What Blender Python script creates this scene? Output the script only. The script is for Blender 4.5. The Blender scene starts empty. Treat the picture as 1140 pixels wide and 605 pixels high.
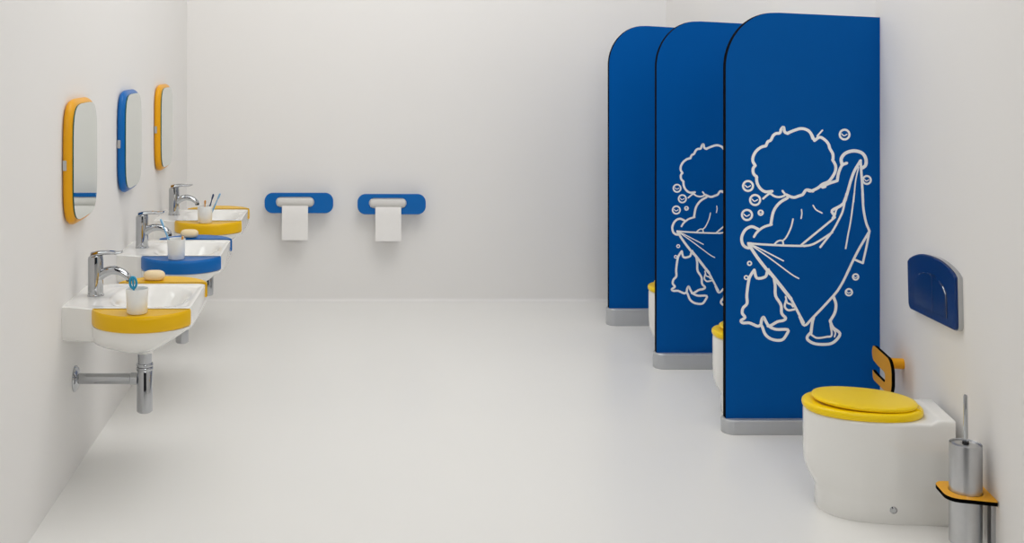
import bpy, bmesh, math, random
from mathutils import Vector, Matrix
random.seed(4)
C = bpy.context.scene.collection
PI = math.pi

# ------------------------------------------------------------------ camera
F, PX, PY, W, HH = 1200.0, 388.0, 62.0, 1140, 605
EYE = 1.45
cam_d = bpy.data.cameras.new('camera')
cam = bpy.data.objects.new('camera', cam_d)
C.objects.link(cam)
cam.location = (0, 0, EYE)
cam.rotation_euler = (PI / 2, 0, 0)
cam_d.sensor_fit = 'HORIZONTAL'
cam_d.sensor_width = 36.0
cam_d.lens = F / W * 36.0
cam_d.shift_x = (W / 2 - PX) / W
cam_d.shift_y = (PY - HH / 2) / W
cam_d.clip_start = 0.05
bpy.context.scene.camera = cam


def at(x, y, d):
    """photo pixel at a known depth -> point of the room (used for measuring)"""
    return Vector(((x - PX) / F * d, d, EYE - (y - PY) / F * d))


# ------------------------------------------------------------------ materials
def lin(h):
    h = h.lstrip('#')
    out = []
    for i in (0, 2, 4):
        c = int(h[i:i + 2], 16) / 255
        out.append(c / 12.92 if c <= 0.04045 else ((c + 0.055) / 1.055) ** 2.4)
    return (*out, 1)


def mat(name, col, rough=0.4, metal=0.0, spec=0.5, noise=0.0, scale=8, bump=0.0, trans=0.0, coat=0.0, sss=0.0):
    m = bpy.data.materials.new(name)
    m.use_nodes = True
    nt = m.node_tree
    b = nt.nodes['Principled BSDF']
    c = lin(col)
    b.inputs['Base Color'].default_value = c
    b.inputs['Roughness'].default_value = rough
    b.inputs['Metallic'].default_value = metal
    b.inputs['Specular IOR Level'].default_value = spec
    b.inputs['Transmission Weight'].default_value = trans
    b.inputs['Coat Weight'].default_value = coat
    b.inputs['Coat Roughness'].default_value = 0.08
    if sss:
        b.inputs['Subsurface Weight'].default_value = sss
        b.inputs['Subsurface Radius'].default_value = (0.02, 0.02, 0.02)
    if noise or bump:
        tc = nt.nodes.new('ShaderNodeTexCoord')
        n = nt.nodes.new('ShaderNodeTexNoise')
        n.inputs['Scale'].default_value = scale
        n.inputs['Detail'].default_value = 4
        nt.links.new(tc.outputs['Object'], n.inputs['Vector'])
        if noise:
            r = nt.nodes.new('ShaderNodeMix')
            r.data_type = 'RGBA'
            r.inputs[6].default_value = tuple(max(0, v * (1 - noise)) for v in c[:3]) + (1,)
            r.inputs[7].default_value = tuple(min(1, v * (1 + noise)) for v in c[:3]) + (1,)
            nt.links.new(n.outputs['Fac'], r.inputs[0])
            nt.links.new(r.outputs[2], b.inputs['Base Color'])
        if bump:
            bp = nt.nodes.new('ShaderNodeBump')
            bp.inputs['Strength'].default_value = bump
            bp.inputs['Distance'].default_value = 0.002
            nt.links.new(n.outputs['Fac'], bp.inputs['Height'])
            nt.links.new(bp.outputs['Normal'], b.inputs['Normal'])
    return m


M = {
    'wall': mat('white wall paint', '#EEECE9', 0.65, spec=0.25, noise=0.006, scale=3),
    'floor': mat('white gloss floor', '#EFEEEA', 0.28, spec=0.35, noise=0.012, scale=1.2),
    'panel': mat('blue laminate', '#0056A3', 0.45, spec=0.06, noise=0.03, scale=2.5),
    'core': mat('black laminate core', '#030304', 0.85, spec=0.04),
    'vinyl': mat('white vinyl print', '#FFFFFF', 0.5, spec=0.3),
    'plinth': mat('satin grey aluminium', '#BFC1C4', 0.36, metal=0.45, noise=0.02, scale=30),
    'ceramic': mat('white glazed ceramic', '#F1F0EC', 0.13, spec=0.5, coat=0.4),
    'yellow': mat('yellow gloss plastic', '#EEBB06', 0.3, spec=0.3, noise=0.03, scale=14),
    'seat': mat('yellow seat plastic', '#FFD808', 0.28, spec=0.35, noise=0.02, scale=14),
    'amber': mat('amber yellow lacquer', '#EDA80E', 0.35, spec=0.3, noise=0.02, scale=14),
    'blue': mat('blue gloss plastic', '#0066B4', 0.32, spec=0.3, noise=0.03, scale=14),
    'flush': mat('dark blue gloss plastic', '#062F68', 0.25, spec=0.3, noise=0.02, scale=10),
    'flushbutton': mat('dark blue button plastic', '#082C60', 0.2, noise=0.02, scale=10),
    'chrome': mat('polished chrome', '#BCBEC1', 0.05, metal=1.0, noise=0.01, scale=20),
    'steel': mat('brushed steel', '#C4C5C7', 0.28, metal=1.0, noise=0.04, scale=60),
    'mirror': mat('silvered mirror', '#E3E8E4', 0.015, metal=1.0, noise=0.002, scale=4),
    'glassedge': mat('green glass edge', '#0B5A44', 0.15, noise=0.05, scale=40),
    'paper': mat('white tissue paper', '#F3F1EE', 0.9, spec=0.1, noise=0.015, scale=60, bump=0.15),
    'core_paper': mat('greyish wound tissue', '#DAD8D4', 0.8, spec=0.1, noise=0.02, scale=50, bump=0.1),
    'soap': mat('cream soap', '#F3DDB4', 0.45, noise=0.02, scale=30, sss=0.1),
    'cup': mat('frosted white plastic', '#F4F5F2', 0.3, noise=0.01, scale=30, sss=0.2),
    'cyan': mat('cyan toothbrush plastic', '#1D9CC6', 0.3, noise=0.02, scale=60),
    'paleblue': mat('pale blue toothbrush plastic', '#7DB4DC', 0.3, noise=0.02, scale=60),
    'navy': mat('navy toothbrush plastic', '#173660', 0.3, noise=0.02, scale=60),
    'orange': mat('orange toothbrush plastic', '#E8A23C', 0.3, noise=0.02, scale=60),
    'bristle': mat('white bristles', '#ECEDE8', 0.8, noise=0.1, scale=200),
    'dark': mat('dark rubber and slot shade', '#17181A', 0.5, noise=0.05, scale=40),
}


# ------------------------------------------------------------------ helpers
def obj(name, bm, mats, parent=None, smooth=35, bevel=0, seg=2):
    bmesh.ops.recalc_face_normals(bm, faces=bm.faces)
    me = bpy.data.meshes.new(name)
    bm.to_mesh(me)
    bm.free()
    for m in (mats if isinstance(mats, (list, tuple)) else [mats]):
        me.materials.append(M[m])
    if smooth:
        for p in me.polygons:
            p.use_smooth = True
        me.set_sharp_from_angle(angle=math.radians(smooth))
    o = bpy.data.objects.new(name, me)
    C.objects.link(o)
    if parent is not None:
        o.parent = parent
    if bevel:
        b = o.modifiers.new('bevel', 'BEVEL')
        b.width = bevel
        b.segments = seg
        b.limit_method = 'ANGLE'
        b.angle_limit = math.radians(40)
        b.harden_normals = False
    return o


def tag(o, label, cat, group=None):
    o['label'] = label
    o['category'] = cat
    if group:
        o['group'] = group
    return o


def thing(name, label, cat, loc=(0, 0, 0), rz=0.0, group=None):
    o = bpy.data.objects.new(name, None)
    o.empty_display_size = 0.05
    C.objects.link(o)
    o.location = loc
    o.rotation_euler = (0, 0, rz)
    return tag(o, label, cat, group)


def dup(root, loc, label, rz=None, swap=None):
    """copy of a thing with its parts and sub-parts; swap = {old material: new material}"""
    def repaint(o):
        if swap and o.type == 'MESH' and any(s.name in swap for s in o.data.materials if s):
            o.data = o.data.copy()
            for i, s in enumerate(o.data.materials):
                if s.name in swap:
                    o.data.materials[i] = swap[s.name]
    r = root.copy()
    C.objects.link(r)
    r.location = loc
    if rz is not None:
        r.rotation_euler = (0, 0, rz)
    r['label'] = label
    for ch in list(root.children):
        c = ch.copy()
        C.objects.link(c)
        c.parent = r
        repaint(c)
        for g in list(ch.children):
            d = g.copy()
            C.objects.link(d)
            d.parent = c
            repaint(d)
    return r


def loft(bm, rings, cap=(True, True), mi=0):
    vs = [[bm.verts.new(p) for p in r] for r in rings]
    n = len(vs[0])
    for a, b in zip(vs, vs[1:]):
        for i in range(n):
            bm.faces.new((a[i], a[(i + 1) % n], b[(i + 1) % n], b[i])).material_index = mi
    if cap[0]:
        bm.faces.new(vs[0][::-1]).material_index = mi
    if cap[1]:
        bm.faces.new(vs[-1]).material_index = mi
    return vs


def lathe(bm, prof, center=(0, 0, 0), n=40, axis='Z'):
    """prof: list of (radius, height), closed at both ends"""
    rings = []
    for r, h in prof:
        ring = []
        for k in range(n):
            a = 2 * PI * k / n
            p = (r * math.cos(a), r * math.sin(a), h)
            if axis == 'X':
                p = (h, r * math.cos(a), r * math.sin(a))
            elif axis == 'Y':
                p = (r * math.sin(a), h, r * math.cos(a))
            ring.append(Vector(p) + Vector(center))
        rings.append(ring)
    loft(bm, rings)


def spline(pts, closed=False, sub=5):
    P = [Vector(p) for p in pts]
    n = len(P)
    out = []
    rng = range(n if closed else n - 1)
    for i in rng:
        p0 = P[(i - 1) % n] if closed or i > 0 else P[0] * 2 - P[1]
        p1, p2 = P[i], P[(i + 1) % n]
        p3 = P[(i + 2) % n] if closed or i + 2 < n else P[-1] * 2 - P[-2]
        for k in range(sub):
            t = k / sub
            out.append(0.5 * ((2 * p1) + (p2 - p0) * t + (2 * p0 - 5 * p1 + 4 * p2 - p3) * t * t
                              + (3 * p1 - p0 - 3 * p2 + p3) * t ** 3))
    if not closed:
        out.append(P[-1])
    return out


def sweep(bm, pts, radii, n=16, up=(0, 1, 0)):
    """tube along pts; radii: per point (r_side, r_up)"""
    rings = []
    up = Vector(up)
    for i, p in enumerate(pts):
        t = (pts[min(i + 1, len(pts) - 1)] - pts[max(i - 1, 0)]).normalized()
        s = up - t * up.dot(t)
        s.normalize()
        v = t.cross(s)
        ra, rb = radii[i]
        rings.append([p + s * (ra * math.cos(2 * PI * k / n)) + v * (rb * math.sin(2 * PI * k / n)) for k in range(n)])
    loft(bm, rings)


def prism(bm, outline, d, side_mat=0, face_mat=0):
    """outline: list of 3D points; d: extrusion vector"""
    a = [bm.verts.new(p) for p in outline]
    b = [bm.verts.new(Vector(p) + Vector(d)) for p in outline]
    n = len(a)
    bm.faces.new(a).material_index = face_mat
    bm.faces.new(b[::-1]).material_index = face_mat
    for i in range(n):
        bm.faces.new((a[i], b[i], b[(i + 1) % n], a[(i + 1) % n])).material_index = side_mat


def box(bm, lo, hi):
    x0, y0, z0 = lo
    x1, y1, z1 = hi
    prism(bm, [(x0, y0, z0), (x1, y0, z0), (x1, y1, z0), (x0, y1, z0)], (0, 0, z1 - z0))


def superell(rx, ry, n=2.5, N=64):
    out = []
    for k in range(N):
        a = 2 * PI * k / N
        c, s = math.cos(a), math.sin(a)
        out.append((rx * math.copysign(abs(c) ** (2 / n), c), ry * math.copysign(abs(s) ** (2 / n), s)))
    return out


def roundrect(w, h, r, n=10):
    out = []
    for cx, cy, a0 in ((w / 2 - r, h / 2 - r, 0), (-w / 2 + r, h / 2 - r, 90), (-w / 2 + r, -h / 2 + r, 180), (w / 2 - r, -h / 2 + r, 270)):
        for k in range(n + 1):
            a = math.radians(a0 + 90 * k / n)
            out.append((cx + r * math.cos(a), cy + r * math.sin(a)))
    return out


def sstep(a, b, x):
    t = min(1, max(0, (x - a) / (b - a)))
    return t * t * (3 - 2 * t)


# ------------------------------------------------------------------ the room
XL, YB, TOP = -0.953, 6.36, 3.2
WS = 0.19                                   # the right wall flares outwards with depth


def wall_x(y):
    return 2.047 + WS * (y - 4.17)


def struct(name, bm, m, smooth=35):
    o = obj(name, bm, m, smooth=smooth)
    o['kind'] = 'structure'
    return o


Y0 = 0.6
bm = bmesh.new()
box(bm, (XL - 0.1, Y0 - 2.2, -0.1), (3.0, YB + 0.1, 0))
struct('floor', bm, 'floor')
bm = bmesh.new()
box(bm, (XL - 0.1, Y0 - 0.4, 0), (XL, YB + 0.1, TOP))
struct('wall_left', bm, 'wall')
bm = bmesh.new()                            # back wall runs into the floor with a cove
R = 0.02
prof = [(YB - R + R * math.sin(a * PI / 20), R - R * math.cos(a * PI / 20)) for a in range(11)]
prof = [(YB + 0.1, 0)] + prof + [(YB, TOP), (YB + 0.1, TOP)]
prism(bm, [(XL, y, z + 0.0005) for y, z in prof], (3.1, 0, 0))
struct('wall_back', bm, 'wall')
bm = bmesh.new()                            # right wall: flaring front part, shallow step behind the first panel
yj = 4.2
pts = [(wall_x(Y0), Y0), (wall_x(yj), yj), (1.875, YB), (2.9, YB), (2.9, Y0)]
prism(bm, [(x, y, 0) for x, y in pts], (0, 0, TOP))
struct('wall_right', bm, 'wall', smooth=5)

# ------------------------------------------------------------------ wall mirrors
def mirror(y, zc, loc_label, colour):
    t = thing('wall_mirror', loc_label, 'mirror', (XL, y, zc), group='mirrors on the left wall')
    w, h, d = 0.37, 0.43, 0.034
    bm = bmesh.new()
    rings = []
    for ins, x in ((0.016, 0.0), (0.006, 0.003), (0.001, 0.009), (0, 0.015), (0.003, 0.021), (0.008, 0.027), (0.015, 0.031), (0.024, 0.032)):
        rings.append([(x, p, q) for p, q in superell(w / 2 - ins, h / 2 - ins, 4.6, 72)])
    loft(bm, rings)
    obj('frame', bm, colour, t, smooth=60)
    bm = bmesh.new()
    o1 = [(0.0318, p, q) for p, q in superell(w / 2 - 0.017, h / 2 - 0.017, 4.6, 72)]
    o2 = [(0.0360, p, q) for p, q in superell(w / 2 - 0.017, h / 2 - 0.017, 4.6, 72)]
    loft(bm, [o1, o2])
    bm.faces.ensure_lookup_table()
    for f in bm.faces:
        f.material_index = 0 if len(f.verts) > 4 else 1
    g = obj('glass', bm, ['mirror', 'glassedge'], t, smooth=30)
    bm = bmesh.new()
    prism(bm, [(0.010 + x, -w / 2 - 0.0008, z - 0.004) for x, z in roundrect(0.013, 0.034, 0.003, 4)], (0, 0.004, 0))
    k = obj('badge', bm, 'steel', t, smooth=0)
    k['label'] = 'small silver badge on the frame edge'
    return t


mirror(3.765, 1.088, 'yellow framed rounded mirror above the washbasin nearest the front', 'amber')
mirror(4.610, 1.090, 'blue framed rounded mirror between two yellow ones', 'blue')
mirror(5.455, 1.091, 'yellow framed rounded mirror above the washbasin deepest in the room', 'amber')

# ------------------------------------------------------------------ washbasins
LB, SH, SX0, SX1, SAG = 0.43, 0.205, 0.108, 0.434, 0.115


def arc(x):
    """bulge of a side shelf beyond the basin's straight side"""
    c, m = (SX1 - SX0) / 2, (SX0 + SX1) / 2
    u = x - m
    if abs(u) >= c:
        return 0
    r = (c * c + SAG * SAG) / (2 * SAG)
    return math.sqrt(r * r - u * u) - (r - SAG)


def wt(x):
    w = 0.172 + 0.033 * sstep(0.0, 0.12, x)
    if x > LB - 0.03:
        w -= 0.03 - math.sqrt(max(0, 0.03 ** 2 - (x - LB + 0.03) ** 2))
    return w


def make_basin(loc, label, colour):
    t = thing('washbasin', label, 'washbasin', loc, group='washbasins on the left wall')
    xs = [LB * i / 40 for i in range(38)] + [0.405, 0.412, 0.419, 0.425, 0.4285, 0.43]
    NV, NS = 48, 18
    bm = bmesh.new()
    rows = []
    for x in xs:
        w = wt(x)
        wb = max(w, SH + arc(x) * 0.9 if arc(x) > 0 else 0)
        d = 0.124 + 0.036 * sstep(0.08, 0.23, x)
        if x > 0.26:
            d = 0.072 + (0.160 - 0.072) * math.cos(min(1, (x - 0.26) / 0.172) * PI / 2) ** 1.2
        n = 2.7 + 4 * (1 - sstep(0.02, 0.2, x))
        row = []
        for j in range(NV + 1):                       # top with the bowl sunk in
            y = -w + 2 * w * j / NV
            r = ((abs(x - 0.268) / 0.135) ** 2.6 + (abs(y) / 0.172) ** 2.6) ** (1 / 2.6)
            z = 0
            if r < 1.06:
                z = -0.105 * (1 - sstep(0.28, 1.06, r))
            z -= 0.004 * sstep(0.10, 0.115, x) * (1 - sstep(0.150, 0.165, abs(y))) * (1 - sstep(0.41, 0.42, x))
            if abs(y) > w - 0.006:
                z -= 0.002
            row.append((x, y, z))
        row.append((x, w, -0.050))
        for j in range(NS + 1):                       # underside
            a = PI * j / NS
            c, s = math.cos(a), math.sin(a)
            yy = wb * math.copysign(abs(c) ** (2 / n), c)
            zz = -0.054 - max(0.004, d - 0.054) * abs(s) ** (2 / n)
            row.append((x, yy, zz))
        row.append((x, -w, -0.050))
        rows.append(row)
    loft(bm, rows)
    b = obj('bowl', bm, 'ceramic', t, smooth=50)
    bm = bmesh.new()
    lathe(bm, [(0.001, -0.112), (0.020, -0.112), (0.022, -0.103), (0.018, -0.1005), (0.001, -0.100)], (0.262, 0, 0), 24)
    obj('drain_plug', bm, 'chrome', t)
    bm = bmesh.new()
    lathe(bm, [(0.05, -0.152), (0.042, -0.174), (0.033, -0.190), (0.031, -0.197), (0.001, -0.197)], (0.243, 0, 0), 32)
    obj('outlet', bm, 'ceramic', t)
    for s in (-1, 1):                                  # the two coloured shelves
        bm = bmesh.new()
        N = 36
        out = []
        for k in range(N + 1):
            x = SX0 + (SX1 - SX0) * (0.5 - 0.5 * math.cos(PI * k / N))
            out.append((x, SH + 0.004 + arc(x)))
        out = [(SX0, SH)] + out + [(SX1, SH)]
        rings = []
        for zz, k in ((-0.052, 0.93), (-0.050, 0.975), (-0.044, 1.0), (-0.008, 1.0), (-0.003, 0.985), (0.0025, 0.94), (0.001, 0.86)):
            xm = (SX0 + SX1) / 2
            rings.append([(xm + (x - xm) * (1 - (1 - k) * 0.3), s * (SH + (y - SH) * k), zz) for x, y in out])
        loft(bm, rings)
        sh = obj('shelf', bm, colour, t, smooth=40)
        sh['label'] = ('yellow' if colour == 'yellow' else 'blue') + ' half-moon side shelf'
    return t


SINKS = [(3.755, 0.614), (4.600, 0.630), (5.445, 0.645)]
make_basin((XL, SINKS[0][0], SINKS[0][1]), 'white washbasin with yellow side shelves, nearest the front of the row', 'yellow')
make_basin((XL, SINKS[1][0], SINKS[1][1]), 'white washbasin with blue side shelves, middle of the row', 'blue')
make_basin((XL, SINKS[2][0], SINKS[2][1]), 'white washbasin with yellow side shelves, deepest in the room', 'yellow')


def make_faucet(loc, label):
    t = thing('basin_faucet', label, 'faucet', loc, group='faucets on the washbasins')
    bm = bmesh.new()
    rings = []
    for h, r, k in ((0, 0.029, 0), (0.004, 0.029, 0), (0.006, 0.0265, 0), (0.05, 0.026, 0), (0.10, 0.0262, 0), (0.126, 0.0265, 0.0), (0.137, 0.025, 0.10), (0.143, 0.018, 0.16), (0.145, 0.004, 0.16)):
        rings.append([(r * math.cos(a), r * math.sin(a), h + k * r * math.cos(a)) for a in [2 * PI * i / 32 for i in range(32)]])
    loft(bm, rings)
    obj('body', bm, 'chrome', t)
    bm = bmesh.new()
    p = spline([(0.004, 0, 0.060), (0.030, 0, 0.079), (0.060, 0, 0.088), (0.090, 0, 0.082), (0.111, 0, 0.068), (0.118, 0, 0.058)], sub=5)
    n = len(p)
    sweep(bm, p, [(0.022 - 0.006 * i / n, 0.0185 - 0.0085 * i / n) for i in range(n)], 18)
    sp = obj('spout', bm, 'chrome', t)
    bm = bmesh.new()
    lathe(bm, [(0.001, 0), (0.0105, 0), (0.0105, 0.01), (0.001, 0.01)], (0.1165, 0, 0.050), 20)
    obj('aerator', bm, 'dark', sp)
    bm = bmesh.new()                                   # lever: a flat strap sweeping out over the spout
    p = spline([(-0.012, 0, 0.140), (0.012, 0, 0.147), (0.040, 0, 0.150), (0.070, 0, 0.149), (0.092, 0, 0.152)], sub=5)
    n = len(p)
    sweep(bm, p, [(0.0225 - 0.006 * i / n, 0.0115 - 0.008 * i / n) for i in range(n)], 16)
    obj('lever', bm, 'chrome', t)
    return t


def make_trap(loc, label):
    t = thing('drain_trap', label, 'drain pipe', loc, group='drain traps under the washbasins')
    # origin at the wall flange centre; bottle stands 0.243 out from the wall
    bx = 0.243
    bm = bmesh.new()
    lathe(bm, [(0.001, -0.115), (0.024, -0.115), (0.0275, -0.111), (0.0275, 0.028), (0.026, 0.031), (0.001, 0.031)], (bx, 0, 0))
    obj('bottle', bm, 'chrome', t)
    for z in (0.031, 0.044):
        bm = bmesh.new()
        lathe(bm, [(0.001, z), (0.028, z), (0.0295, z + 0.003), (0.0295, z + 0.008), (0.028, z + 0.011), (0.001, z + 0.011)], (bx, 0, 0))
        obj('collar', bm, 'chrome', t)
    bm = bmesh.new()
    lathe(bm, [(0.001, 0.055), (0.025, 0.055), (0.025, 0.0925), (0.001, 0.0925)], (bx, 0, 0))
    obj('tailpipe', bm, 'chrome', t)
    bm = bmesh.new()
    lathe(bm, [(0.001, 0.004), (0.0185, 0.004), (0.0185, bx - 0.05), (0.0205, bx - 0.048), (0.0205, bx - 0.024), (0.001, bx - 0.024)], (0, 0, 0), 32, 'X')
    obj('wall_pipe', bm, 'chrome', t)
    bm = bmesh.new()
    lathe(bm, [(0.001, 0.0), (0.045, 0.0), (0.045, 0.003), (0.036, 0.011), (0.022, 0.016), (0.001, 0.016)], (0, 0, 0), 40, 'X')
    obj('flange', bm, 'chrome', t)
    return t


names = [('washbasin nearest the front', 'yellow'), ('blue-shelved washbasin', 'blue'), ('washbasin deepest in the room', 'yellow')]
f0 = make_faucet((XL + 0.072, SINKS[0][0], SINKS[0][1]), 'chrome mixer faucet on the ' + names[0][0])
t0 = make_trap((XL, SINKS[0][0], SINKS[0][1] - 0.290), 'chrome bottle trap under the ' + names[0][0])
for i in (1, 2):
    dup(f0, (XL + 0.072, SINKS[i][0], SINKS[i][1]), 'chrome mixer faucet on the ' + names[i][0])
    dup(t0, (XL, SINKS[i][0], SINKS[i][1] - 0.290), 'chrome bottle trap under the ' + names[i][0])


# cups, brushes, soap ---------------------------------------------------------
def make_cup(loc, label):
    bm = bmesh.new()
    lathe(bm, [(0.001, 0), (0.031, 0), (0.033, 0.003), (0.0365, 0.078), (0.0362, 0.080), (0.0345, 0.078), (0.031, 0.006), (0.001, 0.006)], n=40)
    o = obj('toothbrush_cup', bm, 'cup')
    o.location = loc
    return tag(o, label, 'cup', 'toothbrush cups on the basin shelves')


def make_brush(base, tip, colour, label, loop=False, group='toothbrushes in the cups'):
    """base inside the cup, tip = head end"""
    base, tip = Vector(base), Vector(tip)
    t = thing('toothbrush', label, 'toothbrush', base, group=group)
    v = tip - base
    L = v.length
    t.rotation_euler = Vector((0, 0, 1)).rotation_difference(v).to_euler()
    bm = bmesh.new()
    hs = [(0, 0.004), (0.1, 0.006), (0.3, 0.0055), (0.5, 0.0062), (0.68, 0.0042), (0.78, 0.0035), (0.83, 0.0058), (0.97, 0.006), (1, 0.003)]
    pts = [Vector((0, 0, h * L)) for h, r in hs]
    sweep(bm, pts, [(r, r * 0.7) for h, r in hs], 12)
    h = obj('handle', bm, colour, t)
    if loop:                                           # children's brush with an open ring for a grip
        bm = bmesh.new()
        ring = [Vector((0.0105 * math.cos(a), 0, L * 0.86 + 0.018 * math.sin(a))) for a in [2 * PI * i / 28 for i in range(28)]]
        rings = []
        for i, p in enumerate(ring):
            n = (ring[(i + 1) % 28] - ring[i - 1]).normalized()
            s = Vector((0, 1, 0))
            u = n.cross(s)
            rings.append([p + s * 0.004 * math.cos(2 * PI * k / 10) + u * 0.004 * math.sin(2 * PI * k / 10) for k in range(10)])
        rings.append(rings[0])
        loft(bm, rings, (False, False))
        obj('grip_ring', bm, colour, h)
    else:
        bm = bmesh.new()
        box(bm, (-0.005, 0.003, L * 0.84), (0.005, 0.0125, L * 0.97))
        obj('bristles', bm, 'bristle', t)
    return t


c1 = at(152, 351, 3.475)
c1 = Vector((-0.685, SINKS[0][0] - 0.262, SINKS[0][1] + 0.0025))
make_cup(c1, 'frosted white cup on the front yellow shelf nearest the camera')
make_brush(c1 + Vector((-0.006, 0, 0.0075)), c1 + Vector((-0.014, 0.0, 0.112)), 'cyan', 'cyan toothbrush with a ring grip in the nearest cup', loop=True)
c2 = Vector((-0.693, SINKS[1][0] - 0.262, SINKS[1][1] + 0.0025))
make_cup(c2, 'frosted white cup on the front blue shelf')
make_brush(c2 + Vector((-0.004, 0, 0.0075)), c2 + Vector((-0.066, 0.012, 0.158)), 'paleblue', 'pale blue toothbrush leaning towards the wall from the cup on the blue shelf')
make_brush(c2 + Vector((0.012, 0.010, 0.0075)), c2 + Vector((0.024, 0.012, 0.088)), 'orange', 'short tan toothbrush barely showing over the cup on the blue shelf')
c3 = Vector((-0.690, SINKS[2][0] - 0.262, SINKS[2][1] + 0.0025))
make_cup(c3, 'frosted white cup on the front yellow shelf of the basin deepest in the room')
make_brush(c3 + Vector((0.004, -0.006, 0.0075)), c3 + Vector((0.042, -0.010, 0.138)), 'navy', 'navy toothbrush in the cup deepest in the room')
make_brush(c3 + Vector((0.014, 0.010, 0.0075)), c3 + Vector((0.072, 0.010, 0.138)), 'paleblue', 'pale blue toothbrush beside the navy one in the deepest cup')
make_brush(c3 + Vector((-0.004, 0.008, 0.0075)), c3 + Vector((-0.002, 0.020, 0.104)), 'orange', 'orange toothbrush in the deepest cup')


def make_soap(loc, label):
    bm = bmesh.new()
    rings = []
    for z, k in ((0, 0.70), (0.003, 0.88), (0.010, 0.99), (0.017, 1.0), (0.024, 0.96), (0.030, 0.84), (0.033, 0.66), (0.034, 0.30)):
        rings.append([(x, y, z) for x, y in superell(0.040 * k, 0.027 * k, 2.5, 40)])
    loft(bm, rings)
    o = obj('soap_bar', bm, 'soap', smooth=60)
    o.location = loc
    return tag(o, label, 'soap', 'soap bars on the far shelves')


make_soap((-0.722, SINKS[0][0] + 0.252, SINKS[0][1] + 0.0025), 'cream soap bar on the far yellow shelf of the front washbasin')
make_soap((-0.716, SINKS[1][0] + 0.252, SINKS[1][1] + 0.0025), 'cream soap bar on the far blue shelf')

# ------------------------------------------------------------------ paper holders on the back wall
def paper_holder(px0, px1, pyc, rx0, rx1, sx0, sx1, which):
    D = YB - 0.085
    k = D / F
    w, h = (px1 - px0) * k, 0.118
    cx = ((px0 + px1) / 2 - PX) * k
    cz = EYE - (pyc - PY) * k
    t = thing('paper_holder', 'blue pill-shaped paper holder on the back wall, ' + which, 'toilet paper holder', (cx, D, cz), group='blue paper holders on the back wall')
    # plate with a slot for the roll: outer and inner outline bridged front and back
    ix0, ix1 = (rx0 - PX) * k - cx, (rx1 - PX) * k - cx
    icx, iw = (ix0 + ix1) / 2, ix1 - ix0
    N = 11
    outer = roundrect(w, h, h * 0.40, N - 1)
    inner = [(x + icx, z + 0.006) for x, z in roundrect(iw, 0.060, 0.029, N - 1)]
    bm = bmesh.new()
    rings = []
    for lst, y in ((outer, 0.014), (outer, 0), (inner, 0), (inner, 0.014)):
        rings.append([(x, y, z) for x, z in lst])
    rings.append(rings[0])
    loft(bm, rings, (False, False))
    obj('plate', bm, 'blue', t, smooth=35, bevel=0.002)
    for s in (-1, 1):
        bm = bmesh.new()
        lathe(bm, [(0.001, 0.0135), (0.012, 0.0135), (0.012, 0.085), (0.001, 0.085)], (s * (w / 2 - 0.032), 0, 0.0), 24, 'Y')
        obj('peg', bm, 'blue', t)
    # the roll resting in the slot
    r = thing('paper_roll', 'white paper roll in the blue wall holder ' + which, 'toilet paper', (cx + icx, D + 0.012, cz + 0.006), group='paper rolls on the back wall')
    bm = bmesh.new()
    lathe(bm, [(0.001, -iw / 2 + 0.005), (0.018, -iw / 2 + 0.005), (0.024, -iw / 2 + 0.009), (0.0275, -iw / 2 + 0.018), (0.0275, iw / 2 - 0.018), (0.024, iw / 2 - 0.009), (0.018, iw / 2 - 0.005), (0.001, iw / 2 - 0.005)], (0, 0, 0), 40, 'X')
    obj('roll', bm, 'core_paper', r)
    bm = bmesh.new()
    x0, x1 = (sx0 - PX) * k - cx - icx, (sx1 - PX) * k - cx - icx
    p2 = [(-0.0195, -0.0205), (-0.0215, -0.026), (-0.024, -0.034), (-0.0265, -0.06), (-0.027, -0.11), (-0.026, -0.16), (-0.028, -0.219)]
    th = 0.0012
    prism(bm, [(x0, y, z) for y, z in p2] + [(x0, y + th, z) for y, z in p2[::-1]], (x1 - x0, 0, 0))
    obj('sheet', bm, 'paper', r, smooth=60)


paper_holder(294.5, 371, 226.3, 307, 349.8, 314, 343, 'first from the washbasins')
paper_holder(398, 474, 227.6, 410.8, 452.6, 417.8, 446.5, 'closest to the blue partitions')

# ------------------------------------------------------------------ partitions
PT = 0.030


def make_partition(y, label, PL, right, PBOT, PTOP):
    t = thing('partition_panel', label, 'partition', (PL, y, 0), group='blue partitions')
    w = right - PL
    r = 0.185
    out = [(0, PBOT), (w, PBOT), (w, PTOP - 0.018), (r + 0.02, PTOP)]
    for k in range(1, 20):
        a = math.radians(90 + 90 * k / 19)
        out.append((r + (r + 0.02 * (1 - k / 19)) * 0 + r * math.cos(a), PTOP - r * 1.15 + r * 1.15 * math.sin(a)))
    bm = bmesh.new()
    prism(bm, [(x, 0, z) for x, z in out], (0, PT, 0), side_mat=1)
    obj('board', bm, ['panel', 'core'], t, smooth=0)
    bm = bmesh.new()
    hd = 0.042
    rings = []
    for z, i in ((0, 0.002), (0.004, 0), (PBOT - 0.004, 0), (PBOT, 0.003)):
        ring = [(w, PT / 2 - hd + i, z)]
        ring += [(w, PT / 2 + hd - i, z)]
        for k in range(21):
            a = math.radians(90 + 180 * k / 20)
            ring.append((hd - 0.012 + (hd - i) * math.cos(a), PT / 2 + (hd - i) * math.sin(a), z))
        rings.append(ring)
    loft(bm, rings)
    obj('plinth', bm, 'plinth', t, smooth=35)
    return t


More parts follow.
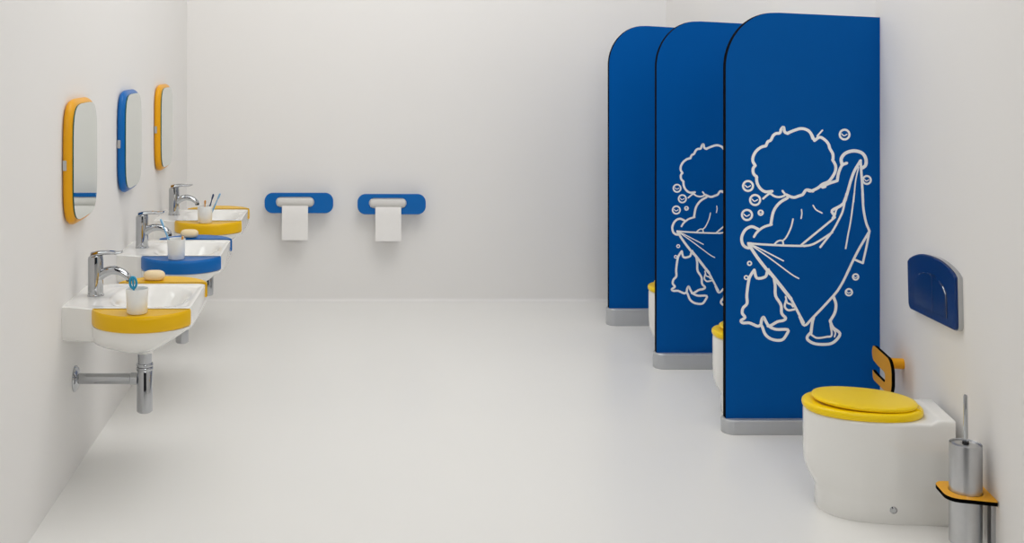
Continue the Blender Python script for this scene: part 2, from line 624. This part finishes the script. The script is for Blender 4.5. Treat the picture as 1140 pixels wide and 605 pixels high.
PAN = [4.14, 5.0, 5.8]
pan1 = make_partition(PAN[0], 'blue rounded partition carrying the whole white drawing, nearest the front', 1.449, wall_x(4.14), 0.056, 1.615)
pan2 = make_partition(PAN[1], 'blue rounded partition in the middle, its drawing half covered', 1.429, 1.985, 0.071, 1.609)
pan3 = make_partition(PAN[2], 'plain blue rounded partition without drawing, close to the back wall', 1.402, 1.92, 0.090, 1.610)

# the white line drawing, measured in photo pixels on the front panel
S = 605 / 90.0


def crop(ox, oy, *pts):
    return [(ox + x / S, oy + y / S) for x, y in pts]


A = lambda *p: crop(825, 135, *p)
B = lambda *p: crop(900, 135, *p)
D3 = lambda *p: crop(820, 215, *p)
D4 = lambda *p: crop(895, 215, *p)
D5 = lambda *p: crop(815, 300, *p)
D6 = lambda *p: crop(890, 300, *p)
T, m_, n_ = 3.5, 2.6, 1.7
bather = [
    (A((350, 92), (326, 80), (318, 45), (300, 60), (290, 88), (262, 92), (240, 108), (222, 142), (200, 154), (186, 185)), T),
    (A((186, 185), (150, 195), (115, 222), (92, 260), (88, 300), (106, 332)), T),
    (A((106, 332), (90, 355), (93, 392), (118, 420)), T),
    (A((114, 412), (120, 462), (142, 502), (180, 528), (232, 525)), T),
    (A((232, 525), (190, 558), (165, 580)), m_),
    (A((210, 535), (250, 562), (290, 568), (328, 553), (310, 522)), m_),
    (A((335, 550), (390, 571), (432, 560), (462, 548), (488, 515), (538, 524)), T),
    (A((345, 91), (400, 68), (450, 55), (495, 66), (522, 92), (537, 130)), T),
    (B((0, 70), (20, 95), (45, 145)), T),
    (B((45, 145), (85, 120), (125, 142), (150, 172), (160, 205), (182, 245), (184, 285)), T),
    (B((180, 290), (202, 330), (202, 370), (185, 408), (150, 452), (105, 472), (70, 500), (22, 522), (0, 520)), T),
    (B((65, 112), (104, 68)), 2.0),
    (B((95, 490), (125, 478), (160, 464), (215, 446)), 3.4),
    (B((105, 495), (125, 490)), 3.4),
    (B((215, 446), (225, 390), (250, 332), (286, 314)), T),
    (B((250, 322), (245, 282), (270, 245), (312, 226), (360, 224), (405, 242), (429, 282), (428, 328), (404, 350)), 4.0),
    (B((390, 295), (345, 370), (315, 450), (290, 540), (266, 605)), T),
    (B((375, 345), (352, 450), (338, 605)), n_),
    (B((390, 300), (400, 450), (408, 605)), 3.0),
    (D4((320, 5), (306, 60), (275, 95), (210, 132), (226, 168), (216, 190)), T),
    (D4((300, 75), (255, 110), (240, 130), (232, 165)), 2.2),
    (D4((232, 182), (150, 250), (70, 315), (0, 372)), 2.6),
    (D4((306, 60), (290, 135), (258, 205), (210, 290), (122, 405)), 2.6),
    (D4((212, 295), (120, 355), (60, 386), (0, 398)), 2.6),
    (D4((377, 0), (350, 205), (330, 310), (312, 415)), 2.0),
    (D4((437, 0), (445, 120), (465, 222), (490, 285)), 2.9),
    (D4((490, 285), (468, 400), (440, 525)), 2.7),
    (D4((440, 525), (376, 497)), 2.7),
    (D4((490, 285), (400, 440), (320, 605)), 3.0),
    (D4((68, 92), (90, 125), (135, 150)), n_),
    (D3((382, 36), (320, 75), (275, 140), (256, 236)), T),
    (D3((262, 236), (200, 256), (152, 294), (130, 328)), 3.0),
    (D3((160, 270), (112, 252), (66, 275), (38, 330), (46, 385), (78, 410), (108, 408)), T),
    (D3((85, 375), (150, 382), (250, 388), (350, 393), (480, 396), (538, 393)), 2.6),
    (D3((422, 195), (406, 260), (372, 330), (345, 358)), 2.0),
    (D3((282, 385), (310, 360), (342, 358), (350, 390)), 2.2),
    (D3((480, 392), (538, 345)), 2.4),
    (D3((485, 125), (488, 155), (482, 190)), n_),
    (D3((85, 375), (190, 425), (350, 508)), n_),
    (D3((85, 375), (240, 482), (405, 605), (465, 640)), n_),
    (D3((90, 385), (160, 490), (250, 605)), 3.8),
    (D5((275, 15), (340, 95), (440, 222)), 4.2),
    (D5((440, 222), (500, 335), (535, 400)), 3.2),
    (D6((0, 355), (36, 420), (100, 362), (250, 202), (310, 120), (375, -8)), 3.0),
    (D5((402, 235), (394, 280), (420, 306), (466, 300)), 2.6),
    (D5((400, 205), (412, 250), (440, 262), (455, 280)), 2.2),
    (D6((255, 208), (272, 260), (265, 322), (230, 385)), T),
    (D6((228, 385), (250, 435), (302, 480), (272, 532), (220, 560), (120, 558), (66, 532), (58, 505), (85, 472)), T),
    (D6((85, 480), (95, 400), (105, 362)), T),
    (D6((88, 490), (130, 514), (200, 506), (240, 494), (232, 415)), 2.4),
    (D6((245, 440), (268, 472), (262, 505)), 2.0),
]
cat = [
    (D5((166, 5), (142, 40), (125, 80), (110, 190), (112, 255), (82, 290), (76, 330), (97, 360), (66, 385), (82, 402), (130, 402), (190, 426), (215, 415)), T),
    (D5((166, 5), (186, 66), (248, 56), (262, 20), (272, 2)), T),
    (D5((312, 60), (322, 120), (326, 200), (365, 265), (371, 330), (401, 366), (380, 384), (340, 392), (292, 420), (268, 425)), T),
    (D5((216, 420), (220, 382), (235, 358), (250, 385), (276, 426), (330, 450), (416, 452), (405, 492), (370, 530), (300, 525), (250, 490), (226, 432), (216, 420)), T),
]
bubbles = [(832.7, 207.2, 6.1, 2.4), (840.6, 222.8, 6.2, 2.4), (831.6, 239.5, 6.2, 2.4), (846.8, 237.0, 3.2, 1.9), (834.4, 293.4, 2.7, 1.7),
           (830.7, 309.2, 2.6, 1.5), (940.2, 149.9, 6.0, 2.4), (965.0, 200.5, 5.0, 2.2), (952.5, 308.5, 3.7, 2.0), (945.0, 325.6, 4.2, 2.1)]


LAYER = [0]


def ribbon(bm, pts, w):
    pts = spline([(x, y, 0) for x, y in pts], sub=4)
    w *= 0.93
    V = []
    LAYER[0] += 1
    z = LAYER[0] * 0.000012                          # each strip of vinyl film lies on the one before
    for p in pts:
        p.z = z
    for i, p in enumerate(pts):
        t = pts[min(i + 1, len(pts) - 1)] - pts[max(i - 1, 0)]
        if t.length < 1e-6:
            t = Vector((1, 0, 0))
        t.normalize()
        nrm = Vector((-t.y, t.x, 0)) * w / 2
        V.append((bm.verts.new(p + nrm), bm.verts.new(p - nrm)))
    for a, b in zip(V, V[1:]):
        bm.faces.new((a[0], a[1], b[1], b[0]))
    for q, p in enumerate((pts[0], pts[-1])):
        p = p + Vector((0, 0, 0.000004 * (q + 1)))
        bm.faces.new([bm.verts.new(p + Vector((math.cos(2 * PI * k / 10), math.sin(2 * PI * k / 10), 0)) * w / 2 * 0.98) for k in range(10)])


def ring2d(bm, x, y, r, w):
    n = 28
    o = [bm.verts.new((x + (r + w / 2 - 0.6) * math.cos(2 * PI * k / n), y + (r + w / 2 - 0.6) * math.sin(2 * PI * k / n), 0)) for k in range(n)]
    i = [bm.verts.new((x + (r - w / 2 - 0.6) * math.cos(2 * PI * k / n), y + (r - w / 2 - 0.6) * math.sin(2 * PI * k / n), 0)) for k in range(n)]
    for k in range(n):
        bm.faces.new((o[k], o[(k + 1) % n], i[(k + 1) % n], i[k]))
    if r > 3:
        ribbon(bm, [(x - r * 0.55, y - r * 0.15), (x - r * 0.1, y + r * 0.22), (x + r * 0.45, y - r * 0.05)], w * 0.55)


def drawing(name, parent, y, fmap, fill, label):
    """strokes -> thin vinyl on the panel's front face"""
    bm = bmesh.new()
    LAYER[0] = 0
    fill(bm)
    px, py, _ = parent.location
    for v in bm.verts:
        x, yy = fmap(v.co.x, v.co.y)
        p = at(x, yy, y)
        v.co = Vector((p.x - px, -0.0004 - v.co.z, p.z))
    o = obj(name, bm, 'vinyl', parent, smooth=0)
    o['label'] = label


def f_b(bm):
    for p, w in bather:
        ribbon(bm, p, w)


def f_c(bm):
    for p, w in cat:
        ribbon(bm, p, w)


def f_u(bm):
    for b in bubbles:
        ring2d(bm, *b)


map1 = lambda x, y: (x, y)
map2 = lambda x, y: (747.8 + (x - 824.7) * 0.742, 160.7 + (y - 141.7) * 0.749)
for pan, y, mp in ((pan1, PAN[0], map1), (pan2, PAN[1], map2)):
    drawing('bather_drawing', pan, y, mp, f_b, 'white outline of a curly-haired bather seen from behind with a towel')
    drawing('cat_drawing', pan, y, mp, f_c, 'white outline of a sitting cat')
    drawing('bubble_drawing', pan, y, mp, f_u, 'white outlined bubbles')

# ------------------------------------------------------------------ toilets
TA, TW, TB, TL = 0.177, 0.126, 0.112, 0.238


def plan(inset_front, inset_side, zf):
    """outline of the bowl from the near rear corner round the front to the far rear corner"""
    near = []
    for k in range(15):
        a = TL - TL * k / 14
        w = TW * math.sqrt(max(0, 1 - (a / (TA + 0.02)) ** 2))
        w = (w ** 8 + TB ** 8) ** (1 / 8)
        w = min(w, TW)
        near.append((a, -(w - inset_side)))
    front = []
    for k in range(1, 32):
        t = PI * k / 32
        s, c = math.sin(t), math.cos(t)
        front.append((-(TA - inset_front) * s ** (2 / 2.2), -(TW - inset_side) * math.copysign(abs(c) ** (2 / 2.2), c)))
    far = [(a, -b) for a, b in near[::-1]]
    return [(a, b, zf(a)) for a, b in near + front + far]


def make_toilet(loc, rz, label):
    t = thing('toilet', label, 'toilet', loc, rz, group='toilets beside the partitions')
    bm = bmesh.new()
    rings = []
    for z, fi, si in ((0, 0.038, 0.012), (0.004, 0.036, 0.010), (0.062, 0.036, 0.010), (0.080, 0.031, 0.009), (0.098, 0.021, 0.006), (0.118, 0.010, 0.003), (0.145, 0.003, 0.001), (0.19, 0, 0), (0.26, 0, 0), (0.304, 0, 0)):
        rings.append(plan(fi, si, lambda a, z=z: z))
    step = lambda a: 0.013 * sstep(0.172, 0.186, a)
    rings.append(plan(0.001, 0.001, lambda a: 0.310 + step(a)))
    rings.append(plan(0.004, 0.004, lambda a: 0.3145 + step(a)))
    rings.append(plan(0.009, 0.009, lambda a: 0.316 + step(a)))
    vs = loft(bm, rings, (True, False))
    top = vs[-1]
    n = len(top)
    for i in range(n // 2 - 1):
        bm.faces.new((top[i], top[i + 1], top[n - 2 - i], top[n - 1 - i]))
    obj('bowl', bm, 'ceramic', t, smooth=50)
    # seat ring
    bm = bmesh.new()
    rings = []
    for k, z in ((0.60, 0.3165), (0.985, 0.3165), (1.0, 0.320), (1.008, 0.327), (1.0, 0.3345), (0.975, 0.339), (0.94, 0.340), (0.62, 0.339), (0.60, 0.335), (0.60, 0.3165)):
        rings.append([(x * k - 0.002, y * k, z) for x, y in superell(TA, TW, 2.25, 64)])
    loft(bm, rings, (False, False))
    obj('seat', bm, 'seat', t, smooth=50)
    # lid
    bm = bmesh.new()
    rings = []
    for k, z in ((0.95, 0.342), (0.99, 0.344), (1.0, 0.347), (1.0, 0.351), (0.985, 0.354), (0.9, 0.3555), (0.5, 0.356), (0.05, 0.356)):
        # the lid tips up a little towards the front edge
        rings.append([(x * k + 0.006, y * k + 0.002, z - 0.022 * (x * k)) for x, y in superell(TA * 0.88, TW * 0.90, 2.2, 64)])
    loft(bm, rings)
    obj('lid', bm, 'seat', t, smooth=50)
    for s in (-1, 1):
        bm = bmesh.new()
        lathe(bm, [(0.001, s * 0.045 - 0.014), (0.009, s * 0.045 - 0.014), (0.009, s * 0.045 + 0.014), (0.001, s * 0.045 + 0.014)], (TA * 0.86 - 0.004, 0, 0.336), 16, 'Y')
        obj('hinge', bm, 'seat', t)
    # fixing bolt caps on both flanks of the foot
    for s in (-1, 1):
        bm = bmesh.new()
        yy = s * (TW - 0.014)
        lathe(bm, [(0.001, -0.004), (0.011, -0.004), (0.011, 0.005), (0.007, 0.0085), (0.001, 0.009)] if s > 0 else [(0.001, 0.004), (0.011, 0.004), (0.011, -0.005), (0.007, -0.0085), (0.001, -0.009)], (0.06, yy, 0.046), 20, 'Y')
        cobj = obj('bolt_cap', bm, 'chrome', t)
        cobj['label'] = 'small chrome bolt cap'
    return t


YAW = -math.atan(WS)
to1 = make_toilet((1.645, 3.452, 0), YAW, 'white toilet with yellow seat under the blue flush plate, fully in view')
dup(to1, (1.655, 4.36, 0), 'white toilet with yellow seat half hidden behind the front partition', rz=0.03)
dup(to1, (1.628, 5.20, 0), 'white toilet with yellow seat peeping out behind the middle partition', rz=0.03)


# ------------------------------------------------------------------ fittings on the right wall
def on_wall(name, label, cat, y, z):
    """Empty on the flaring wall: local x along the wall (away from camera), local y out of the wall"""
    return thing(name, label, cat, (wall_x(y), y, z), math.atan2(1, WS))


# local x axis = (WS,1)/n ; local y axis = (-1, WS)/n (into the room)
fp = on_wall('flush_plate', 'dark blue arched flush plate on the right wall above the toilet', 'flush plate', 3.525, 0.678)
fp.rotation_euler = (Matrix.Rotation(math.atan2(1, WS), 4, 'Z') @ Matrix.Rotation(math.radians(4.0), 4, 'Y')).to_euler()
fw, fh = 0.455, 0.178


def plate_outline(w, h, crown, r=0.022):
    pts = []
    for cx, cz, a0 in ((-w / 2 + r, -h / 2 + r, 180), (w / 2 - r, -h / 2 + r, 270)):
        for k in range(9):
            a = math.radians(a0 + 90 * k / 8)
            pts.append((cx + r * math.cos(a), cz + r * math.sin(a)))
    for k in range(25):
        u = 1 - 2 * k / 24
        z = h / 2 - 0.012 + crown * (1 - abs(u) ** 2.4)
        if abs(u) > 0.9:
            z -= 0.004 * ((abs(u) - 0.9) / 0.1) ** 2
        pts.append((u * w / 2, z))
    return pts


bm = bmesh.new()
prism(bm, [(x, 0.0, z) for x, z in plate_outline(fw + 0.004, fh + 0.004, 0.036)], (0, 0.014, 0))
obj('rim', bm, 'chrome', fp, smooth=30)['label'] = 'chrome rim behind the blue face'
bm = bmesh.new()
loft(bm, [[(x, 0.0141, z) for x, z in plate_outline(fw, fh, 0.036)],
          [(x, 0.019, z) for x, z in plate_outline(fw, fh, 0.036)],
          [(x, 0.021, z) for x, z in plate_outline(fw - 0.006, fh - 0.006, 0.036)]])
obj('face', bm, 'flush', fp, smooth=20)
# horseshoe push buttons: large one and the narrow one beside it
def arch(x0, x1, z0, z1, n=16):
    pts = [(x0, z0), (x1, z0)]
    cx, r = (x0 + x1) / 2, (x1 - x0) / 2
    for k in range(n + 1):
        a = PI * k / n
        pts.append((cx + r * math.cos(a), z1 - 0.06 + 0.06 * math.sin(a)))
    return pts


for pts, nm in ((arch(-0.150, 0.150, -0.062, 0.055), 'push_button'),):
    left = [p for p in pts if p[0] < -0.025] + []
    big = []
    small = []
    N = 16
    full = [(-0.150 + 0.30 * k / 40, 0) for k in range(41)]
    topz = lambda x: -0.005 + 0.060 * math.sqrt(max(0, 1 - (x / 0.151) ** 2))
    for rng, nm2 in (((-0.148, -0.034), 'push_button'), ((-0.030, 0.148), 'push_button')):
        xs = [rng[0] + (rng[1] - rng[0]) * k / 20 for k in range(21)]
        out = [(xs[0], -0.062)] + [(xs[-1], -0.062)] + [(x, topz(x)) for x in xs[::-1]]
        bm = bmesh.new()
        prism(bm, [(x, 0.0205, z) for x, z in out], (0, 0.0045, 0))
        obj(nm2, bm, 'flushbutton', fp, smooth=20, bevel=0.0015)
bm = bmesh.new()                                       # thin bright line round the horseshoe
p = [Vector((0.151 * math.cos(PI * k / 30), 0.0222, -0.005 + 0.063 * math.sin(PI * k / 30))) for k in range(31)]
p = [Vector((0.151, 0.0222, -0.062)), Vector((0.151, 0.0222, -0.03))] + p + [Vector((-0.151, 0.0222, -0.03)), Vector((-0.151, 0.0222, -0.062))]
sweep(bm, p, [(0.0012, 0.0012)] * len(p), 8)
obj('button_trim', bm, 'chrome', fp)

# yellow hook-shaped paper holder
hk = on_wall('paper_hook', 'yellow C-shaped paper hook with black edge on the right wall behind the toilet', 'toilet paper holder', 3.86, 0.318)
L_, H_ = 0.235, 0.128
off = 0.062
o_ = []


def arcpts(cx, cz, r, a0, a1, n=8):
    return [(cx + r * math.cos(math.radians(a0 + (a1 - a0) * k / n)), cz + r * math.sin(math.radians(a0 + (a1 - a0) * k / n))) for k in range(n + 1)]


# near end is local -x, the slot opens at the far end (+x)
o_ += arcpts(-0.045, -0.014, 0.05, 270, 180) + arcpts(-0.045, 0.014, 0.05, 180, 90)
o_ += arcpts(0.112, 0.035, 0.029, 90, -70)
o_ += [(0.075, 0.004), (0.0, 0.003)] + arcpts(-0.006, -0.010, 0.012, 90, 180, 4) + arcpts(-0.006, -0.022, 0.012, 180, 270, 4)
o_ += [(0.10, -0.034), (0.135, -0.030)] + arcpts(0.115, -0.044, 0.020, 0, -90)
bm = bmesh.new()
prism(bm, [(x - 0.02, off, z) for x, z in o_], (0, 0.011, 0), side_mat=1)
obj('plate', bm, ['amber', 'core'], hk, smooth=0)
bm = bmesh.new()
lathe(bm, [(0.001, 0.0), (0.019, 0.0), (0.019, off), (0.001, off)], (0.005, 0, 0.026), 28, 'Y')
obj('peg', bm, 'amber', hk)

# toilet brush: wall bracket, canister and brush
BY, BX = 3.105, 1.782
bx = wall_x(BY)
br = on_wall('brush_bracket', 'yellow black-edged bracket on the right wall holding the steel brush canister', 'bracket', BY, 0.0)
n_l = math.sqrt(1 + WS * WS)
co = (wall_x(BY) - BX) / n_l * 1.0                      # canister centre distance from the wall
rc = 0.0435
out = [(-0.075, 0.0), (0.075, 0.0)]
out += arcpts(0.030, 0.092, 0.038, 20, 90, 6) + arcpts(-0.030, 0.092, 0.038, 90, 160, 6)
# ring plate with the hole for the canister
N = 48
hole = [(rc * 1.03 * math.cos(2 * PI * k / N), co + rc * 1.03 * math.sin(2 * PI * k / N)) for k in range(N)]


def ray_out(c, ang, poly):
    d = (math.cos(ang), math.sin(ang))
    best = None
    for (x0, y0), (x1, y1) in zip(poly, poly[1:] + poly[:1]):
        ex, ey = x1 - x0, y1 - y0
        den = d[0] * ey - d[1] * ex
        if abs(den) < 1e-9:
            continue
        t = ((x0 - c[0]) * ey - (y0 - c[1]) * ex) / den
        u = ((x0 - c[0]) * d[1] - (y0 - c[1]) * d[0]) / den
        if t > 0 and -1e-6 <= u <= 1 + 1e-6 and (best is None or t < best):
            best = t
    return (c[0] + d[0] * best, c[1] + d[1] * best)


outer = [ray_out((0, co), 2 * PI * k / N, out) for k in range(N)]
bm = bmesh.new()
rings = [[(x, y, z) for x, y in lst] for lst, z in ((outer, 0.180), (outer, 0.191), (hole, 0.191), (hole, 0.180))]
vs = [[bm.verts.new(p) for p in r] for r in rings]
for i in range(4):
    a, b = vs[i], vs[(i + 1) % 4]
    for k in range(N):
        f = bm.faces.new((a[k], a[(k + 1) % N], b[(k + 1) % N], b[k]))
        f.material_index = 1 if i == 0 else 0
obj('shelf_plate', bm, ['amber', 'core'], br, smooth=0)
bm = bmesh.new()
prism(bm, [(x, 0.0, 0.112 + z) for x, z in [(-0.036 + u, v) for u, v in roundrect(0.026, 0.14, 0.009, 4)]], (0, 0.012, 0))
obj('wall_bar', bm, 'chrome', br, smooth=30)

cn = thing('brush_canister', 'round steel toilet brush canister in the yellow bracket by the toilet', 'canister', (0, 0, 0))
cpos = Vector((wall_x(BY), BY, 0)) + Vector((-1, WS, 0)) / n_l * co
cn.location = (cpos.x, cpos.y, 0.040)
bm = bmesh.new()
lathe(bm, [(0.001, 0), (0.040, 0), (rc - 0.0005, 0.003), (rc - 0.0005, 0.286), (0.042, 0.289), (0.0405, 0.287), (0.0405, 0.020), (0.001, 0.018)], n=48)
obj('body', bm, 'steel', cn)
bm = bmesh.new()
lathe(bm, [(0.010, 0.274), (0.0403, 0.274), (0.0403, 0.283), (0.030, 0.287), (0.010, 0.288), (0.010, 0.274)], n=40)
obj('lid', bm, 'steel', cn)
tb = thing('toilet_brush', 'toilet brush with thin chrome handle standing in the steel canister', 'toilet brush', (cpos.x, cpos.y, 0.0585))
bm = bmesh.new()
lathe(bm, [(0.001, 0.11), (0.0048, 0.11), (0.0062, 0.29), (0.0054, 0.405), (0.004, 0.410), (0.001, 0.411)], n=16)
h_ = obj('handle', bm, 'chrome', tb)
bm = bmesh.new()
lathe(bm, [(0.001, 0.002), (0.025, 0.004), (0.034, 0.03), (0.034, 0.09), (0.02, 0.112), (0.001, 0.114)], n=24)
obj('bristles', bm, 'bristle', tb)
bm = bmesh.new()
lathe(bm, [(0.0063, 0.268), (0.0085, 0.268), (0.0085, 0.276), (0.0063, 0.276)], n=20)
obj('slot_shade', bm, 'dark', tb)  # dark ring standing in for the shaded slot round the handle

# ------------------------------------------------------------------ light
wd = bpy.data.worlds.new('studio')
bpy.context.scene.world = wd
wd.use_nodes = True
nt = wd.node_tree
bg = nt.nodes['Background']
tc = nt.nodes.new('ShaderNodeTexCoord')
sep = nt.nodes.new('ShaderNodeSeparateXYZ')
nt.links.new(tc.outputs['Generated'], sep.inputs[0])


def ramp(src, stops):
    r = nt.nodes.new('ShaderNodeValToRGB')
    e = r.color_ramp.elements
    while len(e) < len(stops):
        e.new(0.5)
    for k, (p, c) in enumerate(stops):
        e[k].position = p
        e[k].color = (*c, 1)
    nt.links.new(src, r.inputs[0])
    return r.outputs[0]


# studio surroundings: bright low down, darkened overhead and behind the camera for chrome contrast
up = ramp(sep.outputs['Z'], [(0.0, (0.8, 0.795, 0.79)), (0.35, (0.9, 0.9, 0.89)), (0.7, (0.04, 0.04, 0.04))])
mr = nt.nodes.new('ShaderNodeMapRange')
mr.inputs['From Min'].default_value = -1
mr.inputs['From Max'].default_value = 1
nt.links.new(sep.outputs['Y'], mr.inputs['Value'])
back = ramp(mr.outputs[0], [(0.1, (0.06, 0.06, 0.065)), (0.42, (1.0, 1.0, 1.0))])
mx = nt.nodes.new('ShaderNodeMix')
mx.data_type = 'RGBA'
mx.blend_type = 'MULTIPLY'
mx.inputs[0].default_value = 1
nt.links.new(up, mx.inputs[6])
nt.links.new(back, mx.inputs[7])
nt.links.new(mx.outputs[2], bg.inputs['Color'])
bg.inputs['Strength'].default_value = 0.46


def area(name, loc, target, size, power, col=(1, 0.995, 0.99)):
    l = bpy.data.lights.new(name, 'AREA')
    l.shape = 'RECTANGLE'
    l.size, l.size_y = size
    l.energy = power
    l.color = col
    o = bpy.data.objects.new(name, l)
    C.objects.link(o)
    o.location = loc
    o.rotation_euler = (Vector(target) - Vector(loc)).to_track_quat('-Z', 'Y').to_euler()
    return o


area('softbox_overhead', (0.75, 3.0, 3.5), (0.55, 3.2, 0.0), (1.9, 5.0), 50)
area('fill_deep', (0.75, 4.6, 3.5), (0.45, 5.9, 0.6), (1.6, 1.6), 27)  # added fill that lifts the dim deep end of the room
area('softbox_front', (0.8, -0.8, 2.7), (0.0, 4.5, 0.7), (1.8, 1.4), 36)

vs_ = bpy.context.scene.view_settings
vs_.view_transform = 'Standard'
vs_.look = 'None'
vs_.exposure = 0.07
vs_.gamma = 1.0
vs_.use_curve_mapping = False
